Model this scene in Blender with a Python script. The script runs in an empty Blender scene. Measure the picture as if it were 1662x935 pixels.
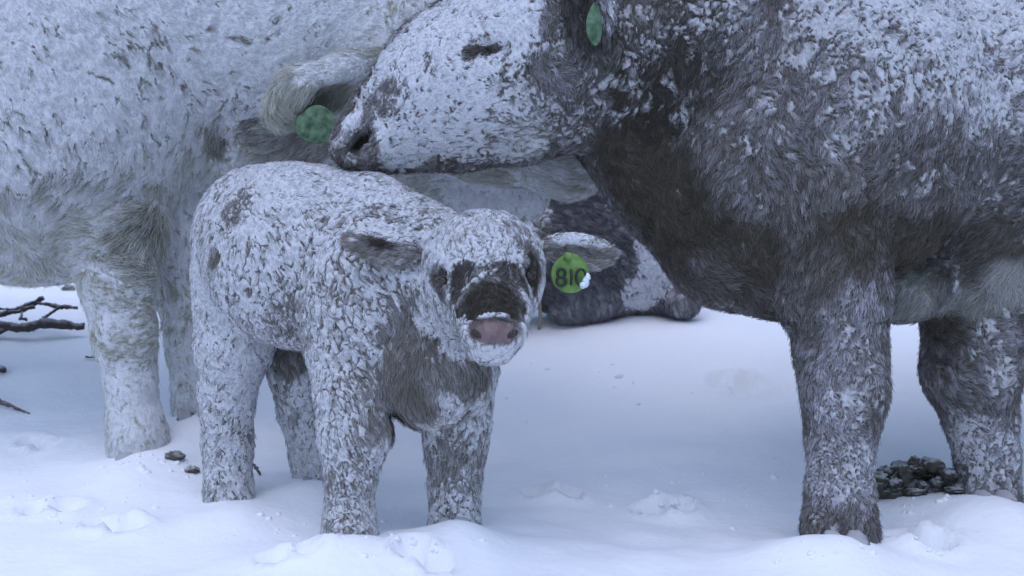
import bpy, math, random, time
import numpy as np
from mathutils import Vector, Matrix
from mathutils.kdtree import KDTree

T0 = time.time()
rng = np.random.default_rng(7)
random.seed(7)
SC = bpy.context.scene
COL = SC.collection

# ------------------------------------------------------------------ camera, sky, sun, exposure
F = 2300.0                                  # focal length in photo pixels (photo 1662 x 935)
CX, CY = 831.0, 467.5
CAM = np.array([0.0, 0.0, 0.65])
PITCH = math.radians(1.7)
RIGHT = np.array([1.0, 0, 0])
FWD = np.array([0, math.cos(PITCH), -math.sin(PITCH)])
UP = np.array([0, math.sin(PITCH), math.cos(PITCH)])

cd = bpy.data.cameras.new('camera')
cam = bpy.data.objects.new('camera', cd)
COL.objects.link(cam)
cam.location = CAM
cam.rotation_euler = (math.radians(90) - PITCH, 0, 0)
cd.sensor_width = 36.0
cd.lens = 36.0 * F / 1662.0
cd.clip_start, cd.clip_end = 0.05, 3000
cd.dof.use_dof = True
cd.dof.focus_distance = 2.95
cd.dof.aperture_fstop = 5.6
SC.camera = cam

SUN_EL, SUN_AZ = math.radians(70), math.radians(195)      # azimuth measured from +Y clockwise
w = bpy.data.worlds.new("World"); SC.world = w; w.use_nodes = True
nt = w.node_tree
bg = nt.nodes['Background']
sky = nt.nodes.new('ShaderNodeTexSky'); sky.sky_type = 'NISHITA'
sky.sun_disc = False; sky.sun_elevation = SUN_EL; sky.sun_rotation = SUN_AZ
sky.air_density = 1.0; sky.dust_density = 1.0; sky.ozone_density = 1.5
nt.links.new(sky.outputs[0], bg.inputs['Color'])
bg.inputs['Strength'].default_value = 0.15
sd = bpy.data.lights.new('sun', 'SUN'); so = bpy.data.objects.new('sun', sd); COL.objects.link(so)
sd.energy = 1.1; sd.angle = math.radians(70); sd.color = (0.71, 0.75, 1.0)
sdir = Vector((math.sin(SUN_AZ) * math.cos(SUN_EL), math.cos(SUN_AZ) * math.cos(SUN_EL), math.sin(SUN_EL)))
so.rotation_euler = sdir.to_track_quat('Z', 'Y').to_euler()
SC.view_settings.view_transform = 'Standard'
SC.view_settings.look = 'None'
SC.view_settings.exposure = 0.34
SC.view_settings.gamma = 1.0
SC.render.engine = 'CYCLES'
SC.cycles.max_bounces = 8
SC.cycles.diffuse_bounces = 7
SC.cycles_curves.shape = 'RIBBONS'
SC.render.filter_size = 2.2

# ------------------------------------------------------------------ helpers
def P(px, py, d):
    return CAM + d * (FWD + (px - CX) / F * RIGHT + (CY - py) / F * UP)

def smooth(a, b, x):
    t = np.clip((x - a) / (b - a + 1e-9), 0, 1)
    return t * t * (3 - 2 * t)

_perm = np.random.default_rng(3).random((64, 64, 64)).astype(np.float32)
def noise3(p):
    """value noise 0..1"""
    i = np.floor(p).astype(np.int64); f = (p - i).astype(np.float32)
    f = f * f * (3 - 2 * f)
    x0, y0, z0 = (i[:, 0] & 63), (i[:, 1] & 63), (i[:, 2] & 63)
    x1, y1, z1 = (x0 + 1) & 63, (y0 + 1) & 63, (z0 + 1) & 63
    fx, fy, fz = f[:, 0], f[:, 1], f[:, 2]
    def L(a, b, t): return a + (b - a) * t
    return L(L(L(_perm[x0, y0, z0], _perm[x1, y0, z0], fx), L(_perm[x0, y1, z0], _perm[x1, y1, z0], fx), fy),
             L(L(_perm[x0, y0, z1], _perm[x1, y0, z1], fx), L(_perm[x0, y1, z1], _perm[x1, y1, z1], fx), fy), fz)

def fbm(p, o=4):
    s = 0; a = 0.5; t = 0
    for k in range(o):
        s = s + a * noise3(p * (2 ** k) + 17.3 * k); t += a; a *= 0.5
    return s / t

def mesh_from(name, verts, faces, mat=None, smooth_shade=True):
    verts = np.asarray(verts, np.float32); faces = np.asarray(faces, np.int32)
    me = bpy.data.meshes.new(name)
    n, k = faces.shape
    me.vertices.add(len(verts)); me.vertices.foreach_set('co', verts.ravel())
    me.loops.add(n * k); me.loops.foreach_set('vertex_index', faces.ravel())
    me.polygons.add(n)
    me.polygons.foreach_set('loop_start', np.arange(0, n * k, k, dtype=np.int32))
    if smooth_shade:
        me.polygons.foreach_set('use_smooth', np.ones(n, bool))
    me.update(calc_edges=True)
    if mat: me.materials.append(mat)
    return me

def link(name, data, parent=None, loc=None, label=None, cat=None, group=None, kind=None):
    o = bpy.data.objects.new(name, data); COL.objects.link(o)
    if parent is not None: o.parent = parent
    if loc is not None: o.location = loc
    if label: o['label'] = label
    if cat: o['category'] = cat
    if group: o['group'] = group
    if kind: o['kind'] = kind
    return o

def set_col(me, col):
    a = me.attributes.new('Col', 'FLOAT_COLOR', 'POINT')
    c = np.ones((len(col), 4), np.float32); c[:, :3] = col
    a.data.foreach_set('color', c.ravel())

# ------------------------------------------------------------------ materials
def mat_new(name):
    m = bpy.data.materials.new(name); m.use_nodes = True
    return m, m.node_tree, m.node_tree.nodes['Principled BSDF']

def mat_attr(name, rough, bump=0.0, scale=300, spec=0.25):
    m, t, b = mat_new(name)
    a = t.nodes.new('ShaderNodeAttribute'); a.attribute_name = 'Col'
    t.links.new(a.outputs['Color'], b.inputs['Base Color'])
    b.inputs['Roughness'].default_value = rough
    b.inputs['Specular IOR Level'].default_value = spec
    if bump:
        tc = t.nodes.new('ShaderNodeTexCoord')
        n = t.nodes.new('ShaderNodeTexNoise'); n.inputs['Scale'].default_value = scale; n.inputs['Detail'].default_value = 4
        bp = t.nodes.new('ShaderNodeBump'); bp.inputs['Strength'].default_value = bump; bp.inputs['Distance'].default_value = 0.004
        t.links.new(tc.outputs['Object'], n.inputs['Vector'])
        t.links.new(n.outputs['Fac'], bp.inputs['Height']); t.links.new(bp.outputs['Normal'], b.inputs['Normal'])
    return m

def mat_noise(name, c1, c2, scale, rough, bump=0.3, dist=0.003, spec=0.3):
    m, t, b = mat_new(name)
    tc = t.nodes.new('ShaderNodeTexCoord')
    n = t.nodes.new('ShaderNodeTexNoise'); n.inputs['Scale'].default_value = scale; n.inputs['Detail'].default_value = 5
    r = t.nodes.new('ShaderNodeValToRGB')
    r.color_ramp.elements[0].color = (*c1, 1); r.color_ramp.elements[1].color = (*c2, 1)
    r.color_ramp.elements[0].position = 0.35; r.color_ramp.elements[1].position = 0.65
    t.links.new(tc.outputs['Object'], n.inputs['Vector']); t.links.new(n.outputs['Fac'], r.inputs['Fac'])
    t.links.new(r.outputs['Color'], b.inputs['Base Color'])
    bp = t.nodes.new('ShaderNodeBump'); bp.inputs['Strength'].default_value = bump; bp.inputs['Distance'].default_value = dist
    t.links.new(n.outputs['Fac'], bp.inputs['Height']); t.links.new(bp.outputs['Normal'], b.inputs['Normal'])
    b.inputs['Roughness'].default_value = rough; b.inputs['Specular IOR Level'].default_value = spec
    return m

M_COAT = mat_attr('frosted_coat', 0.75, 0.9, 230)
M_FUR = mat_attr('fur_strands', 0.7, 0, spec=0.2)
M_ATTR = mat_attr('bark_and_snow', 0.8, 0.6, 120)
M_TAG = mat_noise('green_tag_plastic', (0.08, 0.175, 0.035), (0.17, 0.29, 0.08), 70, 0.45, 0.1, 0.001)
M_TAGD = mat_noise('dark_green_tag_plastic', (0.028, 0.075, 0.03), (0.14, 0.22, 0.14), 55, 0.5, 0.1, 0.001)
M_INK = mat_noise('black_marker_ink', (0.02, 0.02, 0.02), (0.045, 0.045, 0.04), 200, 0.6)
M_EYE = mat_noise('dark_eye', (0.015, 0.012, 0.01), (0.03, 0.022, 0.016), 60, 0.06, 0.0, spec=0.6)
M_LID = mat_noise('eyelid_skin', (0.075, 0.055, 0.045), (0.13, 0.095, 0.08), 150, 0.45)
M_NOSTRIL = mat_noise('nostril_shade', (0.03, 0.022, 0.02), (0.05, 0.038, 0.035), 150, 0.5)
M_ICE = mat_noise('packed_ice', (0.6, 0.7, 0.75), (0.8, 0.85, 0.88), 150, 0.3)
M_STEM = mat_noise('dry_grass_stem', (0.20, 0.18, 0.12), (0.36, 0.33, 0.24), 120, 0.8)

SNOW = np.array([0.64, 0.65, 0.69])

# ------------------------------------------------------------------ implicit bodies
class Body:
    def __init__(s, voxel, k=30.0):
        s.pr = []; s.voxel = voxel; s.k = k
    def cap(s, *pts, k=None, sub=False, ref=None):
        """chain of (px,py,depth,radius_px): tapered capsules"""
        for a, b in zip(pts[:-1], pts[1:]):
            A, B = P(*a[:3]), P(*b[:3])
            s.pr.append(('c', A, B, a[3] * a[2] / F, b[3] * b[2] / F, (k or s.k) * a[2] / F, sub))
        return s
    def ell(s, px, py, d, rx, ry, rd, ang=0, yaw=0, k=None, sub=False):
        a = math.radians(ang); yw = math.radians(yaw)
        x = math.cos(a) * RIGHT + math.sin(a) * UP
        z = FWD
        x = math.cos(yw) * x + math.sin(yw) * z
        y = np.cross(z, x); y /= np.linalg.norm(y)
        y = -math.sin(a) * RIGHT + math.cos(a) * UP if yw == 0 else y
        if y @ UP < 0: y = -y
        z = np.cross(x, y)
        R = np.stack([x, y, z])
        s.pr.append(('e', P(px, py, d), R, np.array([rx, ry, rd]) * d / F, None, (k or s.k) * d / F, sub))
        return s
    def bounds(s):
        lo, hi = [], []
        for p in s.pr:
            if p[6]: continue
            if p[0] == 'c':
                for c, r in ((p[1], p[3]), (p[2], p[4])): lo.append(c - r); hi.append(c + r)
            else:
                e = np.sqrt(((p[2] * p[3][:, None]) ** 2).sum(0)); lo.append(p[1] - e); hi.append(p[1] + e)
        m = 3 * s.voxel + 0.01
        return np.min(lo, 0) - m, np.max(hi, 0) + m
    def sdf(s, q):
        q = q.astype(np.float32)
        out = np.full(len(q), 9.0, np.float32)
        for p in s.pr:
            if p[0] == 'c':
                A, B, ra, rb = p[1].astype(np.float32), p[2].astype(np.float32), p[3], p[4]
                ba = B - A; pa = q - A
                h = np.clip(pa @ ba / max(float(ba @ ba), 1e-9), 0, 1)
                d = np.sqrt(((pa - h[:, None] * ba) ** 2).sum(1)) - (ra + (rb - ra) * h)
            else:
                l = (q - p[1].astype(np.float32)) @ p[2].T.astype(np.float32)
                r = p[3].astype(np.float32)
                k0 = np.sqrt(((l / r) ** 2).sum(1)); k1 = np.sqrt(((l / r ** 2) ** 2).sum(1))
                d = k0 * (k0 - 1) / np.maximum(k1, 1e-6)
            k = np.float32(p[5])
            if p[6]:
                h = np.clip(0.5 - 0.5 * (out + d) / k, 0, 1)
                out = out + (-d - out) * h + k * h * (1 - h)
            else:
                h = np.clip(0.5 + 0.5 * (out - d) / k, 0, 1)
                out = out + (d - out) * h - k * h * (1 - h)
        return out
    def grad(s, q, e=0.004):
        g = np.zeros((len(q), 3), np.float32)
        for i in range(3):
            o = np.zeros(3, np.float32); o[i] = e
            g[:, i] = s.sdf(q + o) - s.sdf(q - o)
        return g / np.maximum(np.linalg.norm(g, axis=1, keepdims=True), 1e-9)
    def hit(s, px, py):
        """first surface point along the photo ray through (px,py); nearest approach if it misses"""
        lo, hi = s.bounds()
        dirv = P(px, py, 1.0) - CAM
        ts = np.linspace(1.5, 6.0, 1500)
        pts = CAM + ts[:, None] * dirv
        v = s.sdf(pts)
        n = np.nonzero(v < 0.0)[0]
        j = n[0] if len(n) else int(np.argmin(v))
        return pts[j]
    def mesh(s, levels=2):
        lo, hi = s.bounds(); v = s.voxel
        n = np.ceil((hi - lo) / v).astype(int) + 1
        xs, ys, zs = [lo[i] + v * np.arange(n[i]) for i in range(3)]
        val = np.empty(tuple(n), np.float32)
        Y, Z = np.meshgrid(ys, zs, indexing='ij')
        step = max(1, int(200000 / Y.size))
        for i in range(0, n[0], step):
            xx = xs[i:i + step]
            q = np.empty((len(xx), *Y.shape, 3), np.float32)
            q[..., 0] = xx[:, None, None]; q[..., 1] = Y; q[..., 2] = Z
            val[i:i + step] = s.sdf(q.reshape(-1, 3)).reshape(len(xx), *Y.shape)
        ins = val < 0
        # surface nets
        c = np.zeros(tuple(n - 1), np.int8)
        offs = [(a, b, e) for a in (0, 1) for b in (0, 1) for e in (0, 1)]
        sl = lambda o: tuple(slice(o[i], n[i] - 1 + o[i]) for i in range(3))
        for o in offs: c += ins[sl(o)]
        act = (c > 0) & (c < 8)
        idx = np.full(tuple(n - 1), -1, np.int64)
        cells = np.argwhere(act); idx[act] = np.arange(len(cells))
        acc = np.zeros((len(cells), 3)); cnt = np.zeros(len(cells))
        for o in offs:
            for ax in range(3):
                if o[ax]: continue
                o2 = list(o); o2[ax] = 1
                a = val[tuple((cells + o).T)]; b = val[tuple((cells + o2).T)]
                cr = (a < 0) != (b < 0)
                t = np.where(cr, a / np.where(cr, a - b, 1), 0)
                pt = np.array(o, float)[None] + np.zeros((len(cells), 3)); pt[:, ax] = t
                acc[cr] += pt[cr]; cnt[cr] += 1
        verts = lo + (cells + acc / np.maximum(cnt, 1)[:, None]) * v
        faces = []
        for ax in range(3):
            u, w_ = [(1, 2), (2, 0), (0, 1)][ax]
            s0 = [slice(0, n[i] - 1) for i in range(3)]; s1 = list(s0); s1[ax] = slice(1, n[ax])
            a, b = ins[tuple(s0)], ins[tuple(s1)]
            for flip, m in ((False, a & ~b), (True, ~a & b)):
                e = np.argwhere(m)
                e = e[(e[:, u] > 0) & (e[:, w_] > 0)]
                if not len(e): continue
                du = np.zeros(3, int); du[u] = 1; dw = np.zeros(3, int); dw[w_] = 1
                f = np.stack([idx[tuple((e - du - dw).T)], idx[tuple((e - dw).T)], idx[tuple(e.T)], idx[tuple((e - du).T)]], 1)
                faces.append(f[:, ::-1] if flip else f)
        faces = np.concatenate(faces)
        faces = faces[(faces >= 0).all(1)]
        me = mesh_from('tmp', verts, faces)
        if levels:
            o = bpy.data.objects.new('tmp', me); COL.objects.link(o)
            md = o.modifiers.new('s', 'SUBSURF'); md.levels = levels; md.render_levels = levels
            dg = bpy.context.evaluated_depsgraph_get()
            ev = o.evaluated_get(dg); m2 = ev.to_mesh()
            nv = len(m2.vertices); V = np.empty(nv * 3, np.float32); m2.vertices.foreach_get('co', V)
            Q = np.empty(len(m2.loops), np.int32); m2.loops.foreach_get('vertex_index', Q)
            ev.to_mesh_clear(); bpy.data.objects.remove(o)
            V = V.reshape(-1, 3); Q = Q.reshape(-1, 4)
        else:
            V, Q = verts.astype(np.float32), faces
        bpy.data.meshes.remove(me)
        return V, Q

def vnormals(V, Q):
    fn = np.cross(V[Q[:, 2]] - V[Q[:, 0]], V[Q[:, 3]] - V[Q[:, 1]])
    N = np.zeros_like(V)
    for k in range(4):
        for i in range(3): N[:, i] += np.bincount(Q[:, k], fn[:, i], len(V))
    return N / np.maximum(np.linalg.norm(N, axis=1, keepdims=True), 1e-12), 0.5 * np.linalg.norm(fn, axis=1)

# fields painted on a body: base values and blobs (photo pixel, radius px) laid on the surface in 3-D
def paint(body, V, base, blobs):
    fld = {k: np.tile(np.asarray(v, np.float32), (len(V), 1)) if np.ndim(v) else np.full(len(V), v, np.float32) for k, v in base.items()}
    for b in blobs:
        px, py, r, vals = b[:4]
        elong, ang = (b[4], b[5]) if len(b) > 5 else (1.0, 0.0)
        c = body.hit(px, py).astype(np.float32)
        d = float(np.dot(c - CAM, FWD)); R = r * d / F
        q = V - c
        if elong != 1.0:
            a = math.radians(ang); ax = (math.cos(a) * RIGHT + math.sin(a) * UP).astype(np.float32)
            al = q @ ax
            dist = np.sqrt(np.maximum((q * q).sum(1) - al ** 2, 0) + (al / elong) ** 2)
        else:
            dist = np.sqrt((q * q).sum(1))
        dist = dist * (0.75 + 0.5 * fbm(V * 22 + 5.0, 3))
        wgt = 1 - smooth(0.6, 1.35, dist / R)
        for k, v in vals.items():
            if k == 'flow':
                aa = math.radians(v); v = math.cos(aa) * RIGHT + math.sin(aa) * UP
            v = np.asarray(v, np.float32)
            fld[k] = fld[k] + (v - fld[k]) * (wgt[:, None] if fld[k].ndim == 2 else wgt)
    return fld

def crust_and_fur(name, body, root, base, blobs, clump=0.02, stretch=1.8, density=110000, levels=2, plate=0.006,
                  fur_len=0.02, fur_rad=0.0005, spread=0.28, kind_name='body', nofur=False, seedshift=0, fr=(0.50, 0.49, 0.52)):
    r = np.random.default_rng(11 + seedshift)
    V, Q = body.mesh(levels)
    N, A = vnormals(V, Q)
    fl = paint(body, V, base, blobs)
    # hair flow along the surface
    flow = fl['flow'].copy()
    nz = np.stack([noise3(V * 9 + 3), noise3(V * 9 + 31), noise3(V * 9 + 57)], 1) - 0.5
    nz2 = np.stack([noise3(V * 38 + 13), noise3(V * 38 + 41), noise3(V * 38 + 77)], 1) - 0.5
    flow = flow + 0.9 * nz + 2.0 * fl['swirl'][:, None] * nz2
    flow -= (flow * N).sum(1, keepdims=True) * N
    flow /= np.maximum(np.linalg.norm(flow, axis=1, keepdims=True), 1e-6)
    side = np.cross(N, flow)
    # which vertices can be seen from about the photo's viewpoint
    cv = V - CAM.astype(np.float32)
    dep = cv @ FWD; px = cv @ RIGHT / dep * F + CX; py = CY - cv @ UP / dep * F
    facing = -(cv * N).sum(1) / np.linalg.norm(cv, axis=1)
    see = (facing > -0.45) & (px > -170) & (px < 1832) & (py > -130) & (py < 1000)
    vi = np.nonzero(see)[0]
    # clump seeds
    area_v = np.zeros(len(V), np.float32)
    for k in range(4): area_v += np.bincount(Q[:, k], A / 4, len(V)).astype(np.float32)
    csize = fl['clump'] * clump
    prob = area_v / csize ** 2
    seeds = np.nonzero((r.random(len(V)) < prob) & see)[0]
    kd = KDTree(len(seeds))
    for i, sidx in enumerate(seeds): kd.insert(V[sidx], i)
    kd.balance()
    K = 9
    nn = np.zeros((len(vi), K), np.int64)
    fn = kd.find_n
    wf = 0.8 / clump
    VW = V[vi] + (np.stack([fbm(V[vi] * wf + 11 * k, 2) for k in range(3)], 1) - 0.5) * (1.1 * csize[vi])[:, None]
    for j, co in enumerate(VW.tolist()):
        q = fn(co, K)
        nn[j] = [t[1] for t in q]
    sp = V[seeds]; sf = flow[seeds]; sn = N[seeds]
    dv = VW[:, None, :] - sp[nn]
    al = (dv * sf[nn]).sum(2); d2 = (dv * dv).sum(2)
    per2 = np.maximum(d2 - al ** 2, 0)
    st = stretch
    dist = np.sqrt(per2 * st + al ** 2 / st) / csize[vi][:, None]
    order = np.argsort(dist, 1)
    rows = np.arange(len(vi))
    f1 = dist[rows, order[:, 0]]; f2 = dist[rows, order[:, 1]]
    sid = nn[rows, order[:, 0]]
    sid2 = nn[rows, order[:, 1]]
    srand = r.random(len(seeds)).astype(np.float32)
    srand2 = r.random(len(seeds)).astype(np.float32)
    edge = (f2 - f1)
    n1 = fbm(V[vi] * 14 + 9, 4); n2 = fbm(V[vi] * 60 + 2, 3); n3 = noise3(V[vi] * 170)
    hsh = np.modf(np.abs(np.sin(np.minimum(sid, sid2) * 12.9898 + np.maximum(sid, sid2) * 78.233) * 43758.5453))[0]
    pbr = np.clip(1.15 - 0.95 * fl['cov'][vi], 0.12, 1.0) * fl['brk'][vi]
    broken = 0.06 + 0.94 * smooth(-0.08, 0.08, pbr - hsh + 0.5 * (n2 - 0.5))
    cov = fl['cov'][vi]
    thr = 0.36 * srand[sid] + 0.26 * np.clip((n1 - 0.5) * 2.2 + 0.5, 0, 1) + 0.38 * np.clip((n2 - 0.5) * 2.0 + 0.5, 0, 1)
    isn = smooth(thr - 0.15, thr + 0.13, cov)
    cw = fl['crack'][vi] * (0.5 + 1.0 * np.clip((n1 - 0.35) * 2.5, 0, 1.3)) * broken
    open_ = smooth(cw * 0.25, cw * 1.0 + 0.02, edge + 0.10 * (n2 - 0.5) + 0.08 * (1 - broken))
    white = isn * open_
    dome = np.sqrt(np.clip(edge, 0, 1))
    # colours
    coat = fl['coat'][vi]; frost = fl['frost'][vi][:, None]
    fr = np.array(fr)
    tone = (0.85 + 0.3 * srand2[sid])[:, None]
    hair = coat * tone
    tuft = (0.05 + 1.75 * np.clip(edge, 0, 0.7)) * (0.35 + 1.0 * srand2[sid]) * (0.5 + 1.0 * np.clip((n1 - 0.5) * 2.5 + 0.5, 0, 1)) + 0.5 * (n2 - 0.45)
    hair = hair + (fr - hair) * np.clip(frost * tuft[:, None], 0, 1)
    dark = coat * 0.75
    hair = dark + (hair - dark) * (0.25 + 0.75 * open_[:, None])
    col_v = hair + (SNOW * (0.93 + 0.1 * n2[:, None]) - hair) * (white * fl['wht'][vi])[:, None]
    C = fl['coat'].astype(np.float32).copy()
    C += (SNOW - C) * np.clip(fl['cov'], 0, 1)[:, None] * 0.8
    C[vi] = col_v
    hgt = np.zeros(len(V), np.float32)
    pl = plate * fl['plate'][vi]
    hgt[vi] = pl * (white * (0.75 + 0.25 * dome) * (0.85 + 0.3 * srand2[sid]) + 0.45 * dome * (1 - white)) + (0.006 * (n1 - 0.5) + 0.005 * (n2 - 0.5) + 0.0028 * (n3 - 0.5)) * fl['plate'][vi]
    VD = V + N * hgt[:, None]
    base_loc = np.array(root.location, np.float32) if root is not None else 0
    me = mesh_from(kind_name, VD - base_loc, Q, M_COAT)
    set_col(me, C)
    bo = link(kind_name, me, root)
    if nofur: return bo, None
    # strands
    full = {k: np.zeros(len(V), np.float32) for k in ('white', 'open', 'n2', 'tuft')}
    sidf = np.full(len(V), -1, np.int64); sidf[vi] = sid
    for k, a in (('white', white), ('open', open_), ('n2', n2), ('tuft', tuft)): full[k][vi] = a
    hcol = np.zeros((len(V), 3), np.float32); hcol[vi] = hair
    wfur = fl['fur']
    okq = see[Q].all(1)
    lam = A * density * wfur[Q[:, 0]] * (1 - 0.55 * full['white'][Q[:, 0]]) * okq * (A > 1e-10)
    cntq = r.poisson(np.clip(lam, 0, 50))
    qi = np.repeat(np.arange(len(Q)), cntq)
    n = len(qi)
    u, v_ = r.random(n)[:, None], r.random(n)[:, None]
    q4 = VD[Q[qi]]
    rt = (q4[:, 0] * (1 - u) + q4[:, 1] * u) * (1 - v_) + (q4[:, 3] * (1 - u) + q4[:, 2] * u) * v_
    a0 = Q[qi, 0]
    sd_ = sidf[a0]
    Lh = fur_len * fl['len'][a0] * (0.6 + 0.7 * r.random(n)) * (1 - 0.6 * full['white'][a0])
    Lh = Lh[:, None].astype(np.float32)
    lift = (fl['lift'][a0] * (0.6 + 0.8 * r.random(n)))[:, None]
    dirn = flow[a0] + lift * N[a0] + fl['curl'][a0][:, None] * (r.random((n, 3)) - 0.5)
    dirn /= np.linalg.norm(dirn, axis=1, keepdims=True)
    npt = 4
    ts = np.linspace(0, 1, npt)
    ctip = sp[sd_] + N[seeds][sd_] * (0.004 + 0.3 * Lh) + sf[sd_] * Lh * 0.9
    pts = np.empty((n, npt, 3), np.float32); cols = np.empty((n, npt, 4), np.float32); rad = np.empty((n, npt), np.float32)
    side_ = side[a0]
    wav = ((r.random(n) - 0.5) * 0.35)[:, None] * Lh
    hc = hcol[a0]
    sn_tip = (full['white'][a0] * (0.75 + 0.25 * r.random(n)))[:, None]
    wh_ = fl['wht'][a0][:, None]
    frs = np.clip(fl['frost'][a0] * (0.3 + 0.5 * r.random(n) + 0.8 * full['tuft'][a0]), 0, 1)[:, None]
    jit = (0.8 + 0.4 * r.random(n))[:, None]
    for i, t in enumerate(ts):
        p = rt + dirn * Lh * t - N[a0] * Lh * 0.30 * t * t + side_ * wav * math.sin(2.5 * t)
        p = p + (ctip - p) * (spread * t * t)
        pts[:, i] = p
        c = hc * jit * (0.75 + 0.25 * t)
        c = c + (fr - c) * frs * t * 0.9
        c = c + (SNOW - c) * np.clip(sn_tip * wh_ * (0.55 + 0.6 * t), 0, 1)
        cols[:, i, :3] = c; cols[:, i, 3] = 1
        rad[:, i] = fur_rad * (1.0 - 0.65 * t)
    hcv = bpy.data.hair_curves.new('fur')
    hcv.add_curves([npt] * n)
    hcv.attributes['position'].data.foreach_set('vector', (pts - base_loc).reshape(-1).astype(np.float32))
    ca = hcv.attributes.new('Col', 'FLOAT_COLOR', 'POINT'); ca.data.foreach_set('color', cols.ravel())
    ra = hcv.attributes.new('radius', 'FLOAT', 'POINT'); ra.data.foreach_set('value', rad.ravel())
    hcv.materials.append(M_FUR)
    fo = link('fur', hcv, bo if kind_name != 'body' else root, kind='stuff')
    print('%-10s verts %d seeds %d strands %d  t=%.1f' % (name, len(V), len(seeds), n, time.time() - T0))
    return bo, fo

def make_root(name, px, py, d, label, cat, group=None):
    loc = P(px, py, d)
    o = link(name, None, None, Vector(loc), label, cat, group)
    o.empty_display_size = 0.1
    return o

BASE = dict(cov=0.75, coat=(0.2, 0.18, 0.15), frost=0.3, len=1.0, crack=0.16, clump=1.0, flow=(0, 0, -1), fur=1.0, plate=1.0, lift=0.35, curl=0.6, brk=1.0, wht=0.95, swirl=0.3)
def B(**k):
    d = dict(BASE); d.update(k); return d

# ------------------------------------------------------------------ ground
def ground_z(x, y):
    yy = np.array([-400, 2.2, 2.8, 3.2, 3.5, 3.9, 4.35, 4.7, 6, 9, 20, 60, 150, 400])
    zz = np.array([-0.03, -0.02, 0.0, 0.045, 0.125, 0.26, 0.40, 0.445, 0.47, 0.56, 1.6, 5.5, 16, 48])
    z = np.interp(y, yy, zz)
    for k in (0.14, 0.28): z = 0.25 * np.interp(y - k, yy, zz) + 0.25 * np.interp(y + k, yy, zz) + 0.5 * z
    return z

MOUNDS = []
PRINTS = []
def ground_full(x, y):
    z = ground_z(x, y)
    p = np.stack([x, y, np.zeros_like(x)], 1)
    near = 1 - smooth(6, 14, np.abs(y))
    z = z + near * (0.09 * (fbm(p * 1.1 + 4, 2) - 0.5) + 0.05 * (fbm(p * np.array([2.4, 4.2, 1]) + 8, 3) - 0.5) + 0.02 * (fbm(p * 11 + 1, 4) - 0.5))
    far = smooth(14, 60, y)
    z = z + far * 3.0 * (fbm(p * 0.03, 3) - 0.5)
    wob = 1 + 0.5 * (noise3(p * 18 + 7) - 0.5)
    for mx, my, r, h in MOUNDS:
        z = z + h * np.exp(-((x - mx) ** 2 + (y - my) ** 2) / r ** 2)
    for mx, my, r, h in PRINTS:
        q = np.sqrt((x - mx) ** 2 + (y - my) ** 2) / r * wob
        z = z - h * (1 - smooth(0.55, 1.0, q)) + 0.3 * h * np.exp(-((q - 1.25) / 0.35) ** 2)
    return z

def footprint(px, py, r, h):
    d = gz(px, py); q = P(px, py, d)
    a = math.sin(px * 7.1) * 0.6
    for sx in (-1, 1):                       # the two toes of a cloven hoof
        PRINTS.append((q[0] + sx * r * 0.55 * math.cos(a), q[1] + sx * r * 0.55 * math.sin(a), r * 0.72, h * 1.25))

def snow_ground():
    def axis(a, b, st, far, n):
        core = np.arange(a, b + st / 2, st)
        g = np.geomspace(st, far, n)
        return np.concatenate([a - g[::-1], core, b + g])
    X = axis(-2.3, 2.3, 0.016, 500, 46); Y = axis(1.6, 5.4, 0.016, 500, 46)
    gx, gy = np.meshgrid(X, Y, indexing='ij')
    x, y = gx.ravel(), gy.ravel()
    z = ground_full(x, y)
    nx, ny = len(X), len(Y)
    i, j = np.meshgrid(np.arange(nx - 1), np.arange(ny - 1), indexing='ij')
    a = (i * ny + j).ravel()
    Q = np.stack([a, a + ny, a + ny + 1, a + 1], 1)
    m, t, b = mat_new('snow')
    tc = t.nodes.new('ShaderNodeTexCoord')
    n = t.nodes.new('ShaderNodeTexNoise'); n.inputs['Scale'].default_value = 45; n.inputs['Detail'].default_value = 6
    n2 = t.nodes.new('ShaderNodeTexNoise'); n2.inputs['Scale'].default_value = 2.5; n2.inputs['Detail'].default_value = 4
    rp = t.nodes.new('ShaderNodeValToRGB')
    rp.color_ramp.elements[0].color = (0.85, 0.86, 0.90, 1); rp.color_ramp.elements[1].color = (0.91, 0.92, 0.94, 1)
    bp = t.nodes.new('ShaderNodeBump'); bp.inputs['Strength'].default_value = 0.35; bp.inputs['Distance'].default_value = 0.01
    t.links.new(tc.outputs['Object'], n.inputs['Vector']); t.links.new(tc.outputs['Object'], n2.inputs['Vector'])
    t.links.new(n2.outputs['Fac'], rp.inputs['Fac']); t.links.new(rp.outputs['Color'], b.inputs['Base Color'])
    t.links.new(n.outputs['Fac'], bp.inputs['Height']); t.links.new(bp.outputs['Normal'], b.inputs['Normal'])
    b.inputs['Roughness'].default_value = 0.8; b.inputs['Specular IOR Level'].default_value = 0.2
    me = mesh_from('snow_ground', np.stack([x, y, z], 1), Q, m)
    return link('snow_ground', me, kind='structure')

def mound(px, py, d, r, h):
    q = P(px, py, d); MOUNDS.append((q[0], q[1], r, h))

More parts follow.
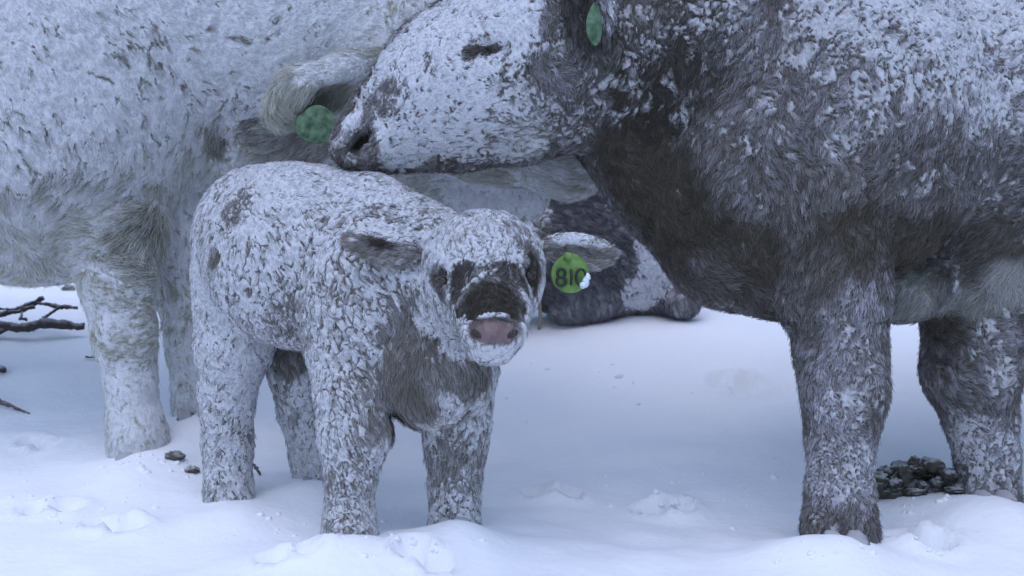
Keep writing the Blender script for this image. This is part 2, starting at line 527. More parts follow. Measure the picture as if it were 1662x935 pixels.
# ------------------------------------------------------------------ standing calf
def standing_calf():
    root = make_root('calf', 560, 885, 3.0, 'small snow-crusted calf standing in front with a black face and a numbered green ear tag', 'calf')
    b = Body(0.010, 22)
    b.ell(415, 395, 3.14, 98, 122, 105)                      # rump
    b.ell(495, 420, 3.04, 160, 145, 130, -8)                 # barrel
    b.ell(600, 490, 2.93, 112, 150, 112)                     # shoulder
    b.cap((455, 335, 3.08, 66), (600, 352, 2.98, 62), (700, 400, 2.90, 64))   # top line
    b.cap((620, 460, 2.93, 105), (745, 455, 2.86, 92))       # neck
    b.ell(705, 590, 2.89, 100, 103, 95)                      # brisket
    # legs
    b.cap((385, 450, 3.12, 70), (380, 560, 3.12, 58), (368, 640, 3.14, 40), (369, 720, 3.15, 35), (372, 800, 3.14, 34), (374, 858, 3.12, 38), (376, 890, 3.1, 36), k=14)
    b.cap((480, 520, 3.22, 45), (482, 600, 3.22, 43), (494, 670, 3.26, 36), (506, 740, 3.28, 31), (512, 800, 3.28, 31), (514, 850, 3.26, 35), k=14)
    b.cap((560, 560, 2.90, 62), (572, 640, 2.87, 56), (575, 705, 2.86, 54), (570, 775, 2.86, 36), (567, 840, 2.86, 35), (567, 880, 2.84, 40), (567, 912, 2.83, 38), k=14)
    b.cap((742, 620, 2.95, 58), (740, 690, 2.94, 49), (739, 730, 2.94, 43), (738, 790, 2.94, 36), (737, 845, 2.94, 35), (737, 885, 2.92, 39), k=14)
    # head
    b.ell(786, 424, 2.74, 94, 78, 75)
    b.cap((786, 440, 2.70, 78), (797, 500, 2.62, 57), (802, 535, 2.58, 47), k=16)
    b.ell(767, 474, 2.74, 61, 70, 63, 18)                     # jaw left
    b.ell(832, 474, 2.72, 40, 62, 58, -10)
    b.ell(797, 563, 2.60, 36, 25, 40, k=8)                    # chin
    b.ell(802, 539, 2.545, 50, 23, 30, k=6)                   # nose pad
    b.ell(774, 541, 2.50, 8, 5, 26, -25, sub=True, k=4)
    b.ell(829, 541, 2.50, 8, 5, 26, 25, sub=True, k=4)
    b.ell(720, 452, 2.655, 22, 16, 18, sub=True, k=10)        # eye hollows
    b.ell(857, 447, 2.655, 18, 16, 18, sub=True, k=10)
    brown = (0.175, 0.158, 0.125); black = (0.052, 0.046, 0.034); pink = (0.21, 0.150, 0.15)
    blobs = [
        (450, 300, 130, dict(cov=1.08, brk=1.2, crack=0.22, flow=-60)), (560, 300, 80, dict(cov=1.06, brk=1.2, crack=0.22, flow=-40)),
        (650, 350, 70, dict(cov=0.9, crack=0.34, flow=-30)),
        (375, 600, 80, dict(cov=1.0, crack=0.10, flow=-90)), (370, 750, 60, dict(cov=0.9, crack=0.18, clump=0.6)),
        (325, 450, 60, dict(cov=0.97, crack=0.06)),
        (385, 340, 38, dict(cov=0.55, frost=0.5)), (352, 420, 20, dict(cov=0.2, frost=0.3)),
        (420, 470, 90, dict(cov=0.95, brk=1.4, crack=0.26, flow=-100)), (500, 430, 90, dict(cov=0.92, brk=1.4, crack=0.28, flow=-80)),
        (490, 530, 60, dict(cov=0.5, crack=0.35, flow=-85)),
        (590, 500, 90, dict(frost=0.8, cov=0.68, crack=0.38, flow=-60, clump=0.9)), (620, 430, 60, dict(cov=0.8, crack=0.3, flow=-50)),
        (580, 620, 60, dict(frost=0.8, cov=0.75, crack=0.3, flow=-80, clump=0.8)), (560, 680, 50, dict(cov=0.75, crack=0.2)),
        (600, 700, 30, dict(cov=0.4, crack=0.3)), (570, 800, 60, dict(cov=0.6, crack=0.22, clump=0.6)),
        (670, 560, 55, dict(cov=0.2, frost=0.35, flow=-80)), (660, 640, 55, dict(cov=0.10, frost=0.3, flow=-75, len=1.5)),
        (640, 675, 35, dict(cov=0.03, frost=0.1, coat=(0.09, 0.08, 0.055), len=1.5)), (690, 500, 30, dict(cov=0.2, frost=0.3)),
        (770, 610, 42, dict(cov=0.10, frost=0.25, flow=-80)), (720, 600, 40, dict(cov=0.3, frost=0.5)),
        (740, 680, 40, dict(cov=0.6, frost=0.5, crack=0.2)), (740, 750, 60, dict(cov=0.5, frost=0.55, crack=0.22, clump=0.6)),
        (470, 585, 30, dict(cov=0.2, frost=0.4)), (495, 680, 60, dict(cov=0.7, frost=0.7, crack=0.05, fur=0.6)), (505, 760, 50, dict(cov=0.75, frost=0.7, crack=0.05)),
        # head
        (780, 370, 85, dict(cov=0.88, crack=0.14, flow=100, clump=0.7, brk=1.2)), (840, 385, 30, dict(cov=0.6, crack=0.25)),
        (690, 450, 28, dict(cov=0.95, crack=0.08, clump=0.7)), (705, 510, 36, dict(cov=0.92, crack=0.1, clump=0.7)),
        (740, 555, 30, dict(cov=0.9, crack=0.1, clump=0.7)), (878, 450, 20, dict(cov=0.95, crack=0.06)),
        (735, 500, 24, dict(cov=0.6, crack=0.35, coat=black, clump=0.6)), (862, 490, 18, dict(cov=0.75, crack=0.2, coat=brown, clump=0.6)),
        (750, 450, 24, dict(cov=0.26, crack=0.7, clump=0.5, flow=80, coat=black, frost=0.2, brk=1.8, len=0.6), 1.5, 0),
        (826, 446, 24, dict(cov=0.26, crack=0.7, clump=0.5, flow=80, coat=black, frost=0.2, brk=1.8, len=0.6), 1.5, 0),
        (743, 480, 16, dict(cov=0.45, crack=0.6, clump=0.5, coat=black, frost=0.2, brk=1.8, len=0.6)), (852, 474, 14, dict(cov=0.4, crack=0.6, clump=0.5, coat=black)),
        (798, 482, 38, dict(cov=0.12, frost=0.05, coat=black, crack=0.3, clump=0.5, flow=-90, len=0.5), 1.65, 0),
        (798, 500, 34, dict(cov=0.03, frost=0.03, coat=black, crack=0.2, flow=-90, len=0.5), 1.75, 0),
        (787, 438, 14, dict(cov=0.65, crack=0.6, clump=0.5, brk=1.8, coat=black), 1.5, 0),
        (724, 454, 30, dict(cov=0.08, frost=0.1, coat=(0.085, 0.065, 0.055), len=0.5)),
        (855, 442, 30, dict(cov=0.08, frost=0.06, coat=black, len=0.5), 1.4, 70),
        (748, 503, 15, dict(cov=0.1, frost=0.05, coat=black, len=0.5)), (847, 500, 13, dict(cov=0.1, frost=0.05, coat=black, len=0.5)), (739, 466, 18, dict(cov=0.15, frost=0.12, coat=black, len=0.6)), (849, 466, 14, dict(cov=0.14, frost=0.1, coat=black, len=0.6)), (722, 472, 18, dict(cov=0.35, frost=0.3, coat=black, crack=0.6, clump=0.5)),
        (802, 514, 7, dict(cov=0.7, crack=0.06, clump=0.5, frost=0.8), 4.5, 0),
        (797, 570, 28, dict(cov=0.93, crack=0.06, clump=0.6, len=0.6), 1.6, 0),
        (802, 540, 23, dict(cov=0.0, frost=0.0, coat=pink, fur=0.0, crack=0.01, plate=0.12), 2.5, 0),
        (774, 541, 7, dict(coat=(0.045, 0.035, 0.03)), 1.5, -30), (829, 541, 7, dict(coat=(0.045, 0.035, 0.03)), 1.5, 30),  # shade of the nostril hollows put into the coat colour
    ]
    crust_and_fur('calf', b, root, B(coat=brown, cov=0.82, frost=0.85, crack=0.2, brk=1.15, swirl=0.6), blobs, clump=0.013, stretch=1.7, density=210000,
                  fur_len=0.02, fur_rad=0.00055, plate=0.007, seedshift=1)
    # ears
    for k, (cx, cy, rx, ry, ang, d) in enumerate(((620, 400, 66, 27, 168, 2.755), (939, 406, 66, 27, -7, 2.725))):
        e = Body(0.0055, 8)
        e.ell(cx, cy, d, rx, ry, 9, ang, k=6)
        if k == 0: e.ell(cx + 18, cy + 8, d, 44, 22, 8, ang, k=8)
        else: e.ell(cx - 8, cy + 10, d, 46, 22, 8, ang - 12, k=8)
        e.ell(cx, cy + 6, d - 0.02, rx * 0.72, ry * 0.6, 20, ang, sub=True, k=6)
        fl = 180 if k == 0 else 0
        bl = [(cx, cy + 6, 19, dict(cov=0.10, frost=0.5, flow=fl - (-20 if k == 0 else 20), len=1.2), 1.8, ang),
              (cx, cy - 20, 14, dict(cov=0.92, crack=0.1), 3.5, ang)]
        if k == 0: bl.append((cx, cy - 6, 9, dict(cov=0.03, frost=0.05, coat=(0.06, 0.05, 0.04)), 3.5, ang))
        crust_and_fur('ear', e, root, B(coat=(0.19, 0.165, 0.13), cov=0.42, frost=0.5, crack=0.2, flow=np.array([math.cos(math.radians(fl)), 0, 0])), bl,
                      clump=0.012, stretch=2, density=260000, levels=2, plate=0.002, fur_len=0.013, fur_rad=0.0005, kind_name='ear', seedshift=2 + k)
    for x, a in ((774, -28), (831, 28)):  # dark balls stand in for the shade inside the nostril holes
        h = b.hit(x, 542); s_ = 2.5 / F
        v, q = uv_ball(np.zeros(3), 11 * s_, 0.006, 6.5 * s_, 16, 10)
        a = math.radians(a)
        v = np.stack([v[:, 0] * math.cos(a) - v[:, 2] * math.sin(a), v[:, 1], v[:, 0] * math.sin(a) + v[:, 2] * math.cos(a)], 1)
        link('nostril', mesh_from('nostril', v + h + np.array([0, -0.004, 0]) - np.array(root.location), q, M_NOSTRIL), root)
    eye(root, b, 722, 456, 12); eye(root, b, 857, 447, 11, 0.95, 0.9)
    t = tag(root, 926, 445, 2.69, 31.5, 31, M_TAG, 0.12, 0.12)
    tag_number(t, 926, 445, 2.686)
    for x, y, d, s in ((374, 900, 3.09, 34), (567, 920, 2.81, 36), (737, 893, 2.91, 36), (514, 862, 3.25, 33)):
        mound(x, y, d - 0.03, 0.2, 0.03)
        hoof(root, x, y, d, s); mound(x, y, d - 0.08, 0.09, 0.028)
    return root

def uv_ball(c, rx, ry, rz, nu=20, nv=14, wob=0.0):
    th = np.linspace(0, math.pi, nv + 1); ph = np.linspace(0, 2 * math.pi, nu, endpoint=False)
    T, H = np.meshgrid(th, ph, indexing='ij')
    u = np.stack([np.sin(T) * np.cos(H), np.sin(T) * np.sin(H), np.cos(T)], -1).reshape(-1, 3)
    if wob: u = u * (1 + wob * (fbm(u * 2.6 + c[0] * 50 + c[2] * 31, 4) - 0.5) * 1.3)[:, None]
    v = u * np.array([rx, ry, rz]) + c
    i, j = np.meshgrid(np.arange(nv), np.arange(nu), indexing='ij')
    a = (i * nu + j).ravel(); b2 = (i * nu + (j + 1) % nu).ravel()
    return v, np.stack([a, a + nu, b2 + nu, b2], 1)

def eye(root, body, x, y, r, wide=1.25, tall=0.85, ang=0, out=0.5):
    h = body.hit(x, y); d = float((h - CAM) @ FWD); R = r * d / F
    n = body.grad(h[None].astype(np.float32))[0]
    c = h - n * R * (0.7 - out)
    v, q = uv_ball(np.zeros(3), R * wide, R * 0.9, R * tall)
    a = math.radians(ang)
    v = np.stack([v[:, 0] * math.cos(a) - v[:, 2] * math.sin(a), v[:, 1], v[:, 0] * math.sin(a) + v[:, 2] * math.cos(a)], 1)
    e = link('eye', mesh_from('eye', v + c - np.array(root.location), q, M_EYE), root)
    for up in (1, -1):                                   # upper and lower lid
        t = np.linspace(0.12, math.pi - 0.12, 14)
        px_, pz_ = np.cos(t) * R * wide * 1.08, up * np.sin(t) * R * tall * (0.75 if up > 0 else 0.8)
        py_ = -np.sin(t) * R * 0.62 * np.cos(0.9)
        L = np.stack([px_ * math.cos(a) - pz_ * math.sin(a), py_, px_ * math.sin(a) + pz_ * math.cos(a)], 1) + c - np.array(root.location)
        tv, tq = tube(L, R * (0.28 if up > 0 else 0.2) * (0.35 + 0.65 * np.sin(t)), 8)
        link('eyelid', poly_mesh('eyelid', tv, tq, M_LID), e)
    return e

def hoof(root, x, y, d, s):
    c = P(x, y, d); R = s * d / F * 0.95
    fx, fy = c[0], c[1] - R * 0.75
    gz_ = float(ground_full(np.array([fx]), np.array([fy]))[0])
    for sx in (-0.40, 0.40):
        v, q = uv_ball(np.zeros(3), R * 0.47, R * 0.85, R * 0.62, 18, 12, 0.25)
        t = np.clip((v[:, 1] + R) / (2 * R), 0, 1)                   # toe low, heel high
        v[:, 2] = np.maximum(v[:, 2], -R * 0.4) * (0.55 + 0.6 * t)
        v += np.array([fx + sx * R, fy, gz_ + R * 0.02]) - np.array(root.location)
        me = mesh_from('hoof', v, q, M_ATTR)
        nn = vnormals(v.astype(np.float32), q)[0]; n = fbm(v * 60 + 5, 3)
        m = smooth(0.35, 0.75, nn[:, 2] + 1.1 * (n - 0.5)) * 0.85
        set_col(me, np.array([0.075, 0.066, 0.058]) * (0.6 + 0.8 * n[:, None]) * (1 - 0.7 * m[:, None]) + SNOW * 0.7 * m[:, None])
        link('hoof', me, root)

def disc_mesh(c, rx, ry, th, tilt=0.0, top_neck=0.4, n=40, bend=0.0):
    """rounded tag plate facing the camera: outline with a short neck on top, extruded"""
    pts = []
    for i in range(n):
        a = 2 * math.pi * i / n
        x, z = math.cos(a) * rx, math.sin(a) * ry
        if top_neck and z > 0.72 * ry and abs(x) < 0.62 * rx:
            z += top_neck * ry * (1 - (abs(x) / (0.62 * rx)) ** 2) * 0.9
        pts.append((x, z))
    V = []; rings = [(0.0, -th), (0.93, -th), (1.0, -th * 0.6), (1.0, th * 0.6), (0.93, th), (0.0, th)]
    for s_, yy in rings:
        for x, z in pts: V.append((x * s_, yy + bend * (x * s_ / rx) ** 2, z * s_))
    V = np.array(V)
    ct, st = math.cos(tilt), math.sin(tilt)
    x = V[:, 0] * ct - V[:, 1] * st; y = V[:, 0] * st + V[:, 1] * ct
    V = np.stack([x, y, V[:, 2]], 1) + c
    Q = []
    for k in range(len(rings) - 1):
        for i in range(n):
            j = (i + 1) % n
            Q.append((k * n + i, k * n + j, (k + 1) * n + j, (k + 1) * n + i))
    return V, np.array(Q)

def tag(root, px, py, d, rx, ry, mat, tilt, neck=0.45, bend=0.004):
    c = P(px, py, d); s = d / F
    v, q = disc_mesh(c - np.array(root.location), rx * s, ry * s, 0.0016, tilt, neck, bend=bend)
    t = link('ear_tag', mesh_from('ear_tag', v, q, mat), root)
    return t

def tube(pts, rad, n=8):
    pts = np.array(pts, float); rad = np.broadcast_to(np.array(rad, float), (len(pts),))
    V, Q = [], []
    tan = np.gradient(pts, axis=0)
    up = np.array([0.13, 0.2, 0.97])
    for i, p in enumerate(pts):
        t = tan[i] / (np.linalg.norm(tan[i]) + 1e-9)
        a = np.cross(t, up); a /= np.linalg.norm(a) + 1e-9; b2 = np.cross(t, a)
        for k in range(n):
            th = 2 * math.pi * k / n
            V.append(p + rad[i] * (math.cos(th) * a + math.sin(th) * b2))
    for i in range(len(pts) - 1):
        for k in range(n):
            k2 = (k + 1) % n
            Q.append((i * n + k, i * n + k2, (i + 1) * n + k2, (i + 1) * n + k))
    V = np.array(V); m = len(V)
    V = np.vstack([V, pts[0], pts[-1]])
    for k in range(n):
        k2 = (k + 1) % n
        Q.append((m, k2, k, m)); Q.append((m + 1, (len(pts) - 1) * n + k, (len(pts) - 1) * n + k2, m + 1))
    return V, Q

def join(parts):
    V, Q, o = [], [], 0
    for v, q in parts:
        V.append(v); Q.append(np.array(q) + o); o += len(v)
    return np.vstack(V), np.vstack(Q)

def poly_mesh(name, V, Q, mat):
    faces = []
    for f in Q:
        g = []
        for i in f:
            if int(i) not in g: g.append(int(i))
        faces.append(g)
    me = bpy.data.meshes.new(name); me.from_pydata([tuple(map(float, v)) for v in V], [], faces)
    for p in me.polygons: p.use_smooth = True
    me.materials.append(mat); me.update()
    return me

def tag_number(t, px, py, d):
    s = d / F
    loc = np.array(t.parent.location)
    def stroke(pp, r=2.3):
        q = [P(px + x, py + y, d - 0.0022) - loc for x, y in pp]
        return tube(q, r * s, 6)
    def loop(cx, cy, rx, ry): return [(cx + rx * math.cos(a), cy + ry * math.sin(a)) for a in np.linspace(0, 2 * math.pi, 22)]
    eight = join([stroke(loop(-15, -1.5, 6.5, 7)), stroke(loop(-15, 12, 7.5, 7))])
    one = stroke([(1, -8), (1.5, 4), (1, 18)])
    zero = stroke(loop(17, 5, 8, 13))
    for dg in (eight, one, zero):
        link('digit', poly_mesh('digit', dg[0], dg[1], M_INK), t)
    v, q = join([uv_ball(P(px + a, py + b_, d - 0.003) - loc, r_ * s, 0.004, r2 * s, 14, 10, 1.0) for a, b_, r_, r2 in ((25, 13, 6, 9), (28, 5, 5, 6), (20, 18, 6, 5))])
    v2, q2 = uv_ball(P(px - 4, py - 29, d - 0.002) - loc, 7 * s, 0.004, 7 * s, 14, 10)
    link('stud', mesh_from('stud', v2, q2, M_TAG), t)
    link('ice_lump', mesh_from('ice_lump', v, q, M_ICE), t)

# ------------------------------------------------------------------ dark cow
def dark_cow():
    root = make_root('cow', 1600, 890, 3.1, 'dark brown-black cow at the side with a snow-covered face bent over the calf', 'cow')
    b = Body(0.0165, 40)
    b.ell(1900, 185, 3.30, 720, 315, 250)
    b.ell(1360, 190, 3.06, 250, 270, 150)
    b.ell(1215, 270, 2.98, 92, 150, 80, 12, k=60)             # shoulder point
    b.cap((1290, 60, 3.15, 190), (1130, 70, 3.14, 165), (1000, 75, 3.12, 150))       # neck
    b.cap((1010, 190, 3.14, 95), (1090, 290, 3.13, 95), (1180, 395, 3.10, 95), (1270, 440, 3.05, 80), k=40)   # dewlap, brisket
    b.cap((1330, 330, 3.0, 120), (1352, 470, 2.97, 86), (1366, 580, 2.96, 68), (1371, 640, 2.95, 64), (1365, 705, 2.96, 51), (1363, 800, 2.96, 49),
          (1363, 862, 2.95, 56), (1363, 905, 2.93, 52), k=20)
    b.cap((1600, 400, 3.22, 110), (1584, 510, 3.22, 80), (1577, 600, 3.2, 75), (1592, 680, 3.22, 52), (1602, 740, 3.24, 45), (1602, 800, 3.24, 46),
          (1603, 850, 3.22, 52), (1603, 885, 3.2, 50), k=20)
    b.ell(1480, 470, 3.15, 75, 48, 70, 20, k=30)
    b.cap((2420, 330, 3.3, 170), (2440, 560, 3.3, 90), (2480, 680, 3.3, 55), (2460, 860, 3.3, 50))
    b.cap((2300, 330, 3.6, 150), (2310, 560, 3.6, 80), (2340, 650, 3.6, 50), (2330, 800, 3.6, 45))
    # head
    b.cap((582, 228, 3.03, 42), (640, 195, 3.04, 70), (735, 145, 3.06, 122), (860, 90, 3.08, 155), (980, 60, 3.1, 150), k=30)
    b.ell(600, 238, 3.02, 58, 36, 62, 10, k=20)
    b.cap((640, 244, 3.03, 34), (740, 228, 3.04, 46), (850, 190, 3.05, 72), (950, 140, 3.06, 90), k=16)
    b.ell(585, 230, 2.97, 29, 16, 42, 40, sub=True, k=6)      # nostril
    b.ell(790, 82, 2.87, 42, 14, 30, 10, sub=True, k=14)        # eye hollow
    b.ell(806, 52, 2.93, 58, 16, 26, 12, k=16)                  # brow over the eye
    b.ell(850, 150, 2.93, 70, 40, 30, 30, k=24)                 # cheekbone
    mo = [b.hit(x, y) for x, y in ((618, 268), (650, 272), (684, 264), (712, 248), (732, 236))]
    for m0, m1 in zip(mo[:-1], mo[1:]):                         # mouth line
        b.pr.append(('c', m0, m1, 0.006, 0.005, 0.012, True))
    blk = (0.105, 0.091, 0.069); brn = (0.15, 0.125, 0.11)
    blobs = [
        # body: snow thins downwards
        (1560, 40, 220, dict(cov=0.86, frost=0.75, crack=0.15, flow=-140, wht=0.9)), (1400, 60, 130, dict(cov=0.74, frost=0.7, crack=0.25, flow=-140)),
        (1640, 150, 120, dict(cov=0.68, frost=0.65, flow=-140)), (1500, 190, 120, dict(cov=0.6, frost=0.65, flow=-120)),
        (1350, 170, 100, dict(cov=0.48, frost=0.58, flow=-110)), (1250, 190, 90, dict(cov=0.32, frost=0.45, flow=-110)),
        (1190, 270, 60, dict(cov=0.28, frost=0.42, flow=-100)), (1290, 290, 60, dict(cov=0.30, frost=0.36, flow=-60)),
        (1500, 300, 110, dict(cov=0.30, frost=0.3, flow=-130)), (1620, 300, 90, dict(cov=0.32, frost=0.4, flow=-140)),
        (1300, 340, 60, dict(cov=0.2, frost=0.25, flow=-90)),
        (1500, 400, 80, dict(cov=0.03, frost=0.04, flow=-140), 2.2, -18), (1390, 385, 65, dict(cov=0.03, frost=0.04)), (1330, 420, 50, dict(cov=0.05, frost=0.12)),
        (1620, 400, 60, dict(cov=0.16, frost=0.12, flow=-140)),
        # neck
        (1130, 70, 80, dict(cov=0.60, brk=1.5, coat=(0.07, 0.06, 0.045), frost=0.12, crack=0.6, flow=-110, clump=1.2)), (1060, 150, 90, dict(cov=0.46, brk=1.5, clump=1.2, coat=(0.07, 0.06, 0.045), frost=0.08, crack=0.6, flow=-100)),
        (1200, 40, 60, dict(cov=0.5, frost=0.5, flow=-130)), (1030, 60, 50, dict(cov=0.62, brk=1.5, frost=0.15, crack=0.55, clump=1.1)),
        (1010, 235, 50, dict(cov=0.12, frost=0.06, flow=-90)), (1040, 280, 85, dict(cov=0.03, frost=0.03, flow=-70)), (1100, 350, 90, dict(cov=0.02, frost=0.02, flow=-60)), (1170, 420, 80, dict(cov=0.02, frost=0.02, flow=-60)), (1230, 400, 45, dict(cov=0.02, frost=0.02)),
        (1210, 430, 70, dict(cov=0.03, frost=0.04)), (1150, 450, 45, dict(cov=0.03, frost=0.15, coat=brn, len=1.3)), (1240, 490, 40, dict(cov=0.05, frost=0.12, len=1.4)),
        # legs
        (1320, 450, 50, dict(cov=0.06, frost=0.22)), (1390, 510, 55, dict(cov=0.25, frost=0.85, clump=0.7)), (1310, 560, 36, dict(cov=0.08, frost=0.3)),
        (1375, 600, 60, dict(cov=0.36, frost=0.9, crack=0.25, clump=0.8)), (1360, 665, 45, dict(cov=0.6, frost=0.95, clump=0.7)), (1365, 760, 70, dict(cov=0.55, frost=0.95, clump=0.6, len=0.7)),
        (1540, 550, 50, dict(cov=0.06, frost=0.25, flow=-10)), (1620, 560, 50, dict(cov=0.35, frost=0.6, flow=-10)), (1570, 640, 50, dict(cov=0.25, frost=0.5, flow=-20)),
        (1625, 620, 36, dict(cov=0.6, frost=0.6)), (1600, 740, 70, dict(cov=0.65, frost=0.95, len=0.7, clump=0.7)), (1560, 770, 24, dict(cov=0.3, frost=0.5)),
        (1530, 520, 34, dict(cov=0.02, frost=0.08)),
        # pale belly hair
        (1470, 495, 42, dict(cov=0.05, frost=0.35, coat=(0.34, 0.35, 0.29), len=1.4, flow=-130), 1.3, 30), (1640, 455, 40, dict(cov=0.2, frost=0.4, coat=(0.42, 0.43, 0.37), len=1.4)),
        (1570, 492, 26, dict(cov=0.1, frost=0.3, coat=(0.3, 0.31, 0.26), len=1.3), 2.2, 0),
        # head
        (700, 120, 130, dict(wht=1, cov=1.05, brk=0.8, frost=0.6, crack=0.25, flow=40)), (800, 30, 100, dict(wht=1, cov=1.05, brk=0.6, frost=0.6, crack=0.2, flow=30)), (620, 160, 45, dict(cov=0.9, crack=0.1)),
        (850, 130, 70, dict(brk=1.8, cov=1.0, crack=0.3, frost=0.5, flow=-110)), (760, 180, 80, dict(wht=0.98, cov=1.04, brk=1.3, crack=0.25, frost=0.5, flow=20)),
        (690, 215, 60, dict(wht=0.98, cov=1.03, brk=1.3, crack=0.25, frost=0.5, flow=20)), (840, 220, 60, dict(brk=1.8, cov=0.95, crack=0.35, frost=0.5, flow=0, coat=(0.24, 0.24, 0.2))),
        (930, 180, 50, dict(brk=1.5, cov=0.68, crack=0.45, frost=0.3, flow=-120)), (960, 130, 40, dict(cov=0.5, crack=0.5, frost=0.25, flow=-110)),
        (893, 122, 40, dict(cov=0.22, frost=0.5, crack=0.3, clump=0.6, flow=-80)), (905, 40, 34, dict(cov=0.35, frost=0.3, crack=0.3)),
        (950, 30, 36, dict(cov=0.03, frost=0.03, coat=blk)), (985, 90, 30, dict(cov=0.3, frost=0.15, crack=0.4)),
        (625, 163, 30, dict(cov=0.35, frost=0.4, coat=brn, clump=0.5), 1.9, 40),
        (800, 78, 12, dict(cov=0.05, frost=0.06, coat=blk, clump=0.5, len=0.7), 3.6, 12), (762, 90, 14, dict(cov=0.05, frost=0.05, coat=blk, clump=0.5), 1.2, 60),
        (558, 222, 18, dict(cov=0.5, frost=0.9, coat=(0.32, 0.27, 0.27), clump=0.5, len=0.4)), (572, 196, 15, dict(cov=1.05, crack=0.02, wht=1), 2.2, 12), 
        (592, 260, 14, dict(cov=0.2, frost=0.4, coat=(0.16, 0.14, 0.13), len=0.4), 1.5, -30),
        (585, 231, 18, dict(cov=0.0, frost=0.0, coat=(0.05, 0.042, 0.032), fur=0.0, plate=0.2, crack=0.01), 1.3, 40), (634, 228, 25, dict(cov=1.05, crack=0.15, wht=0.98), 1.3, -60), (650, 262, 15, dict(cov=1.0, crack=0.15, wht=0.98), 2.2, 5),
        (700, 256, 12, dict(cov=0.1, frost=0.3, coat=(0.18, 0.17, 0.13)), 2.6, 35), (655, 250, 30, dict(cov=0.9, crack=0.12, frost=0.5, flow=10), 1.5, -8),
    ]
    crust_and_fur('dark_cow', b, root, B(coat=blk, cov=0.3, frost=0.3, crack=0.3, flow=(-0.3, 0, -1), curl=0.9, lift=0.4, wht=0.7, swirl=1.2), blobs, clump=0.0125, stretch=1.7, density=150000,
                  fur_len=0.018, fur_rad=0.0006, plate=0.007, seedshift=10, fr=(0.53, 0.52, 0.58))
    # ear hanging over the neck with a green tag in it
    e = Body(0.008, 10)
    e.ell(955, 5, 2.865, 42, 80, 14, 6, k=6)
    e.ell(945, 0, 2.835, 28, 62, 26, 6, sub=True, k=8)
    crust_and_fur('ear', e, root, B(coat=(0.05, 0.045, 0.038), cov=0.12, frost=0.1, crack=0.3, flow=(0, 0, -1)), [(990, 20, 18, dict(cov=0.5, frost=0.5), 2.5, 90)],
                  clump=0.014, density=140000, plate=0.003, fur_len=0.02, fur_rad=0.0006, kind_name='ear', seedshift=12)
    tag(root, 966, 42, 2.825, 15, 32, M_TAGD, 0.5, 0.2)
    eye(root, b, 795, 80, 16, 1.7, 0.62, 10, 0.15)
    for x, y, d, s in ((1363, 918, 2.90, 50), (1603, 897, 3.18, 46), (2460, 872, 3.3, 46), (2330, 812, 3.6, 42)):
        mound(x, y, d - 0.07, 0.2, 0.04); hoof(root, x, y, d, s); mound(x, y, d - 0.10, 0.11, 0.035)
    return root

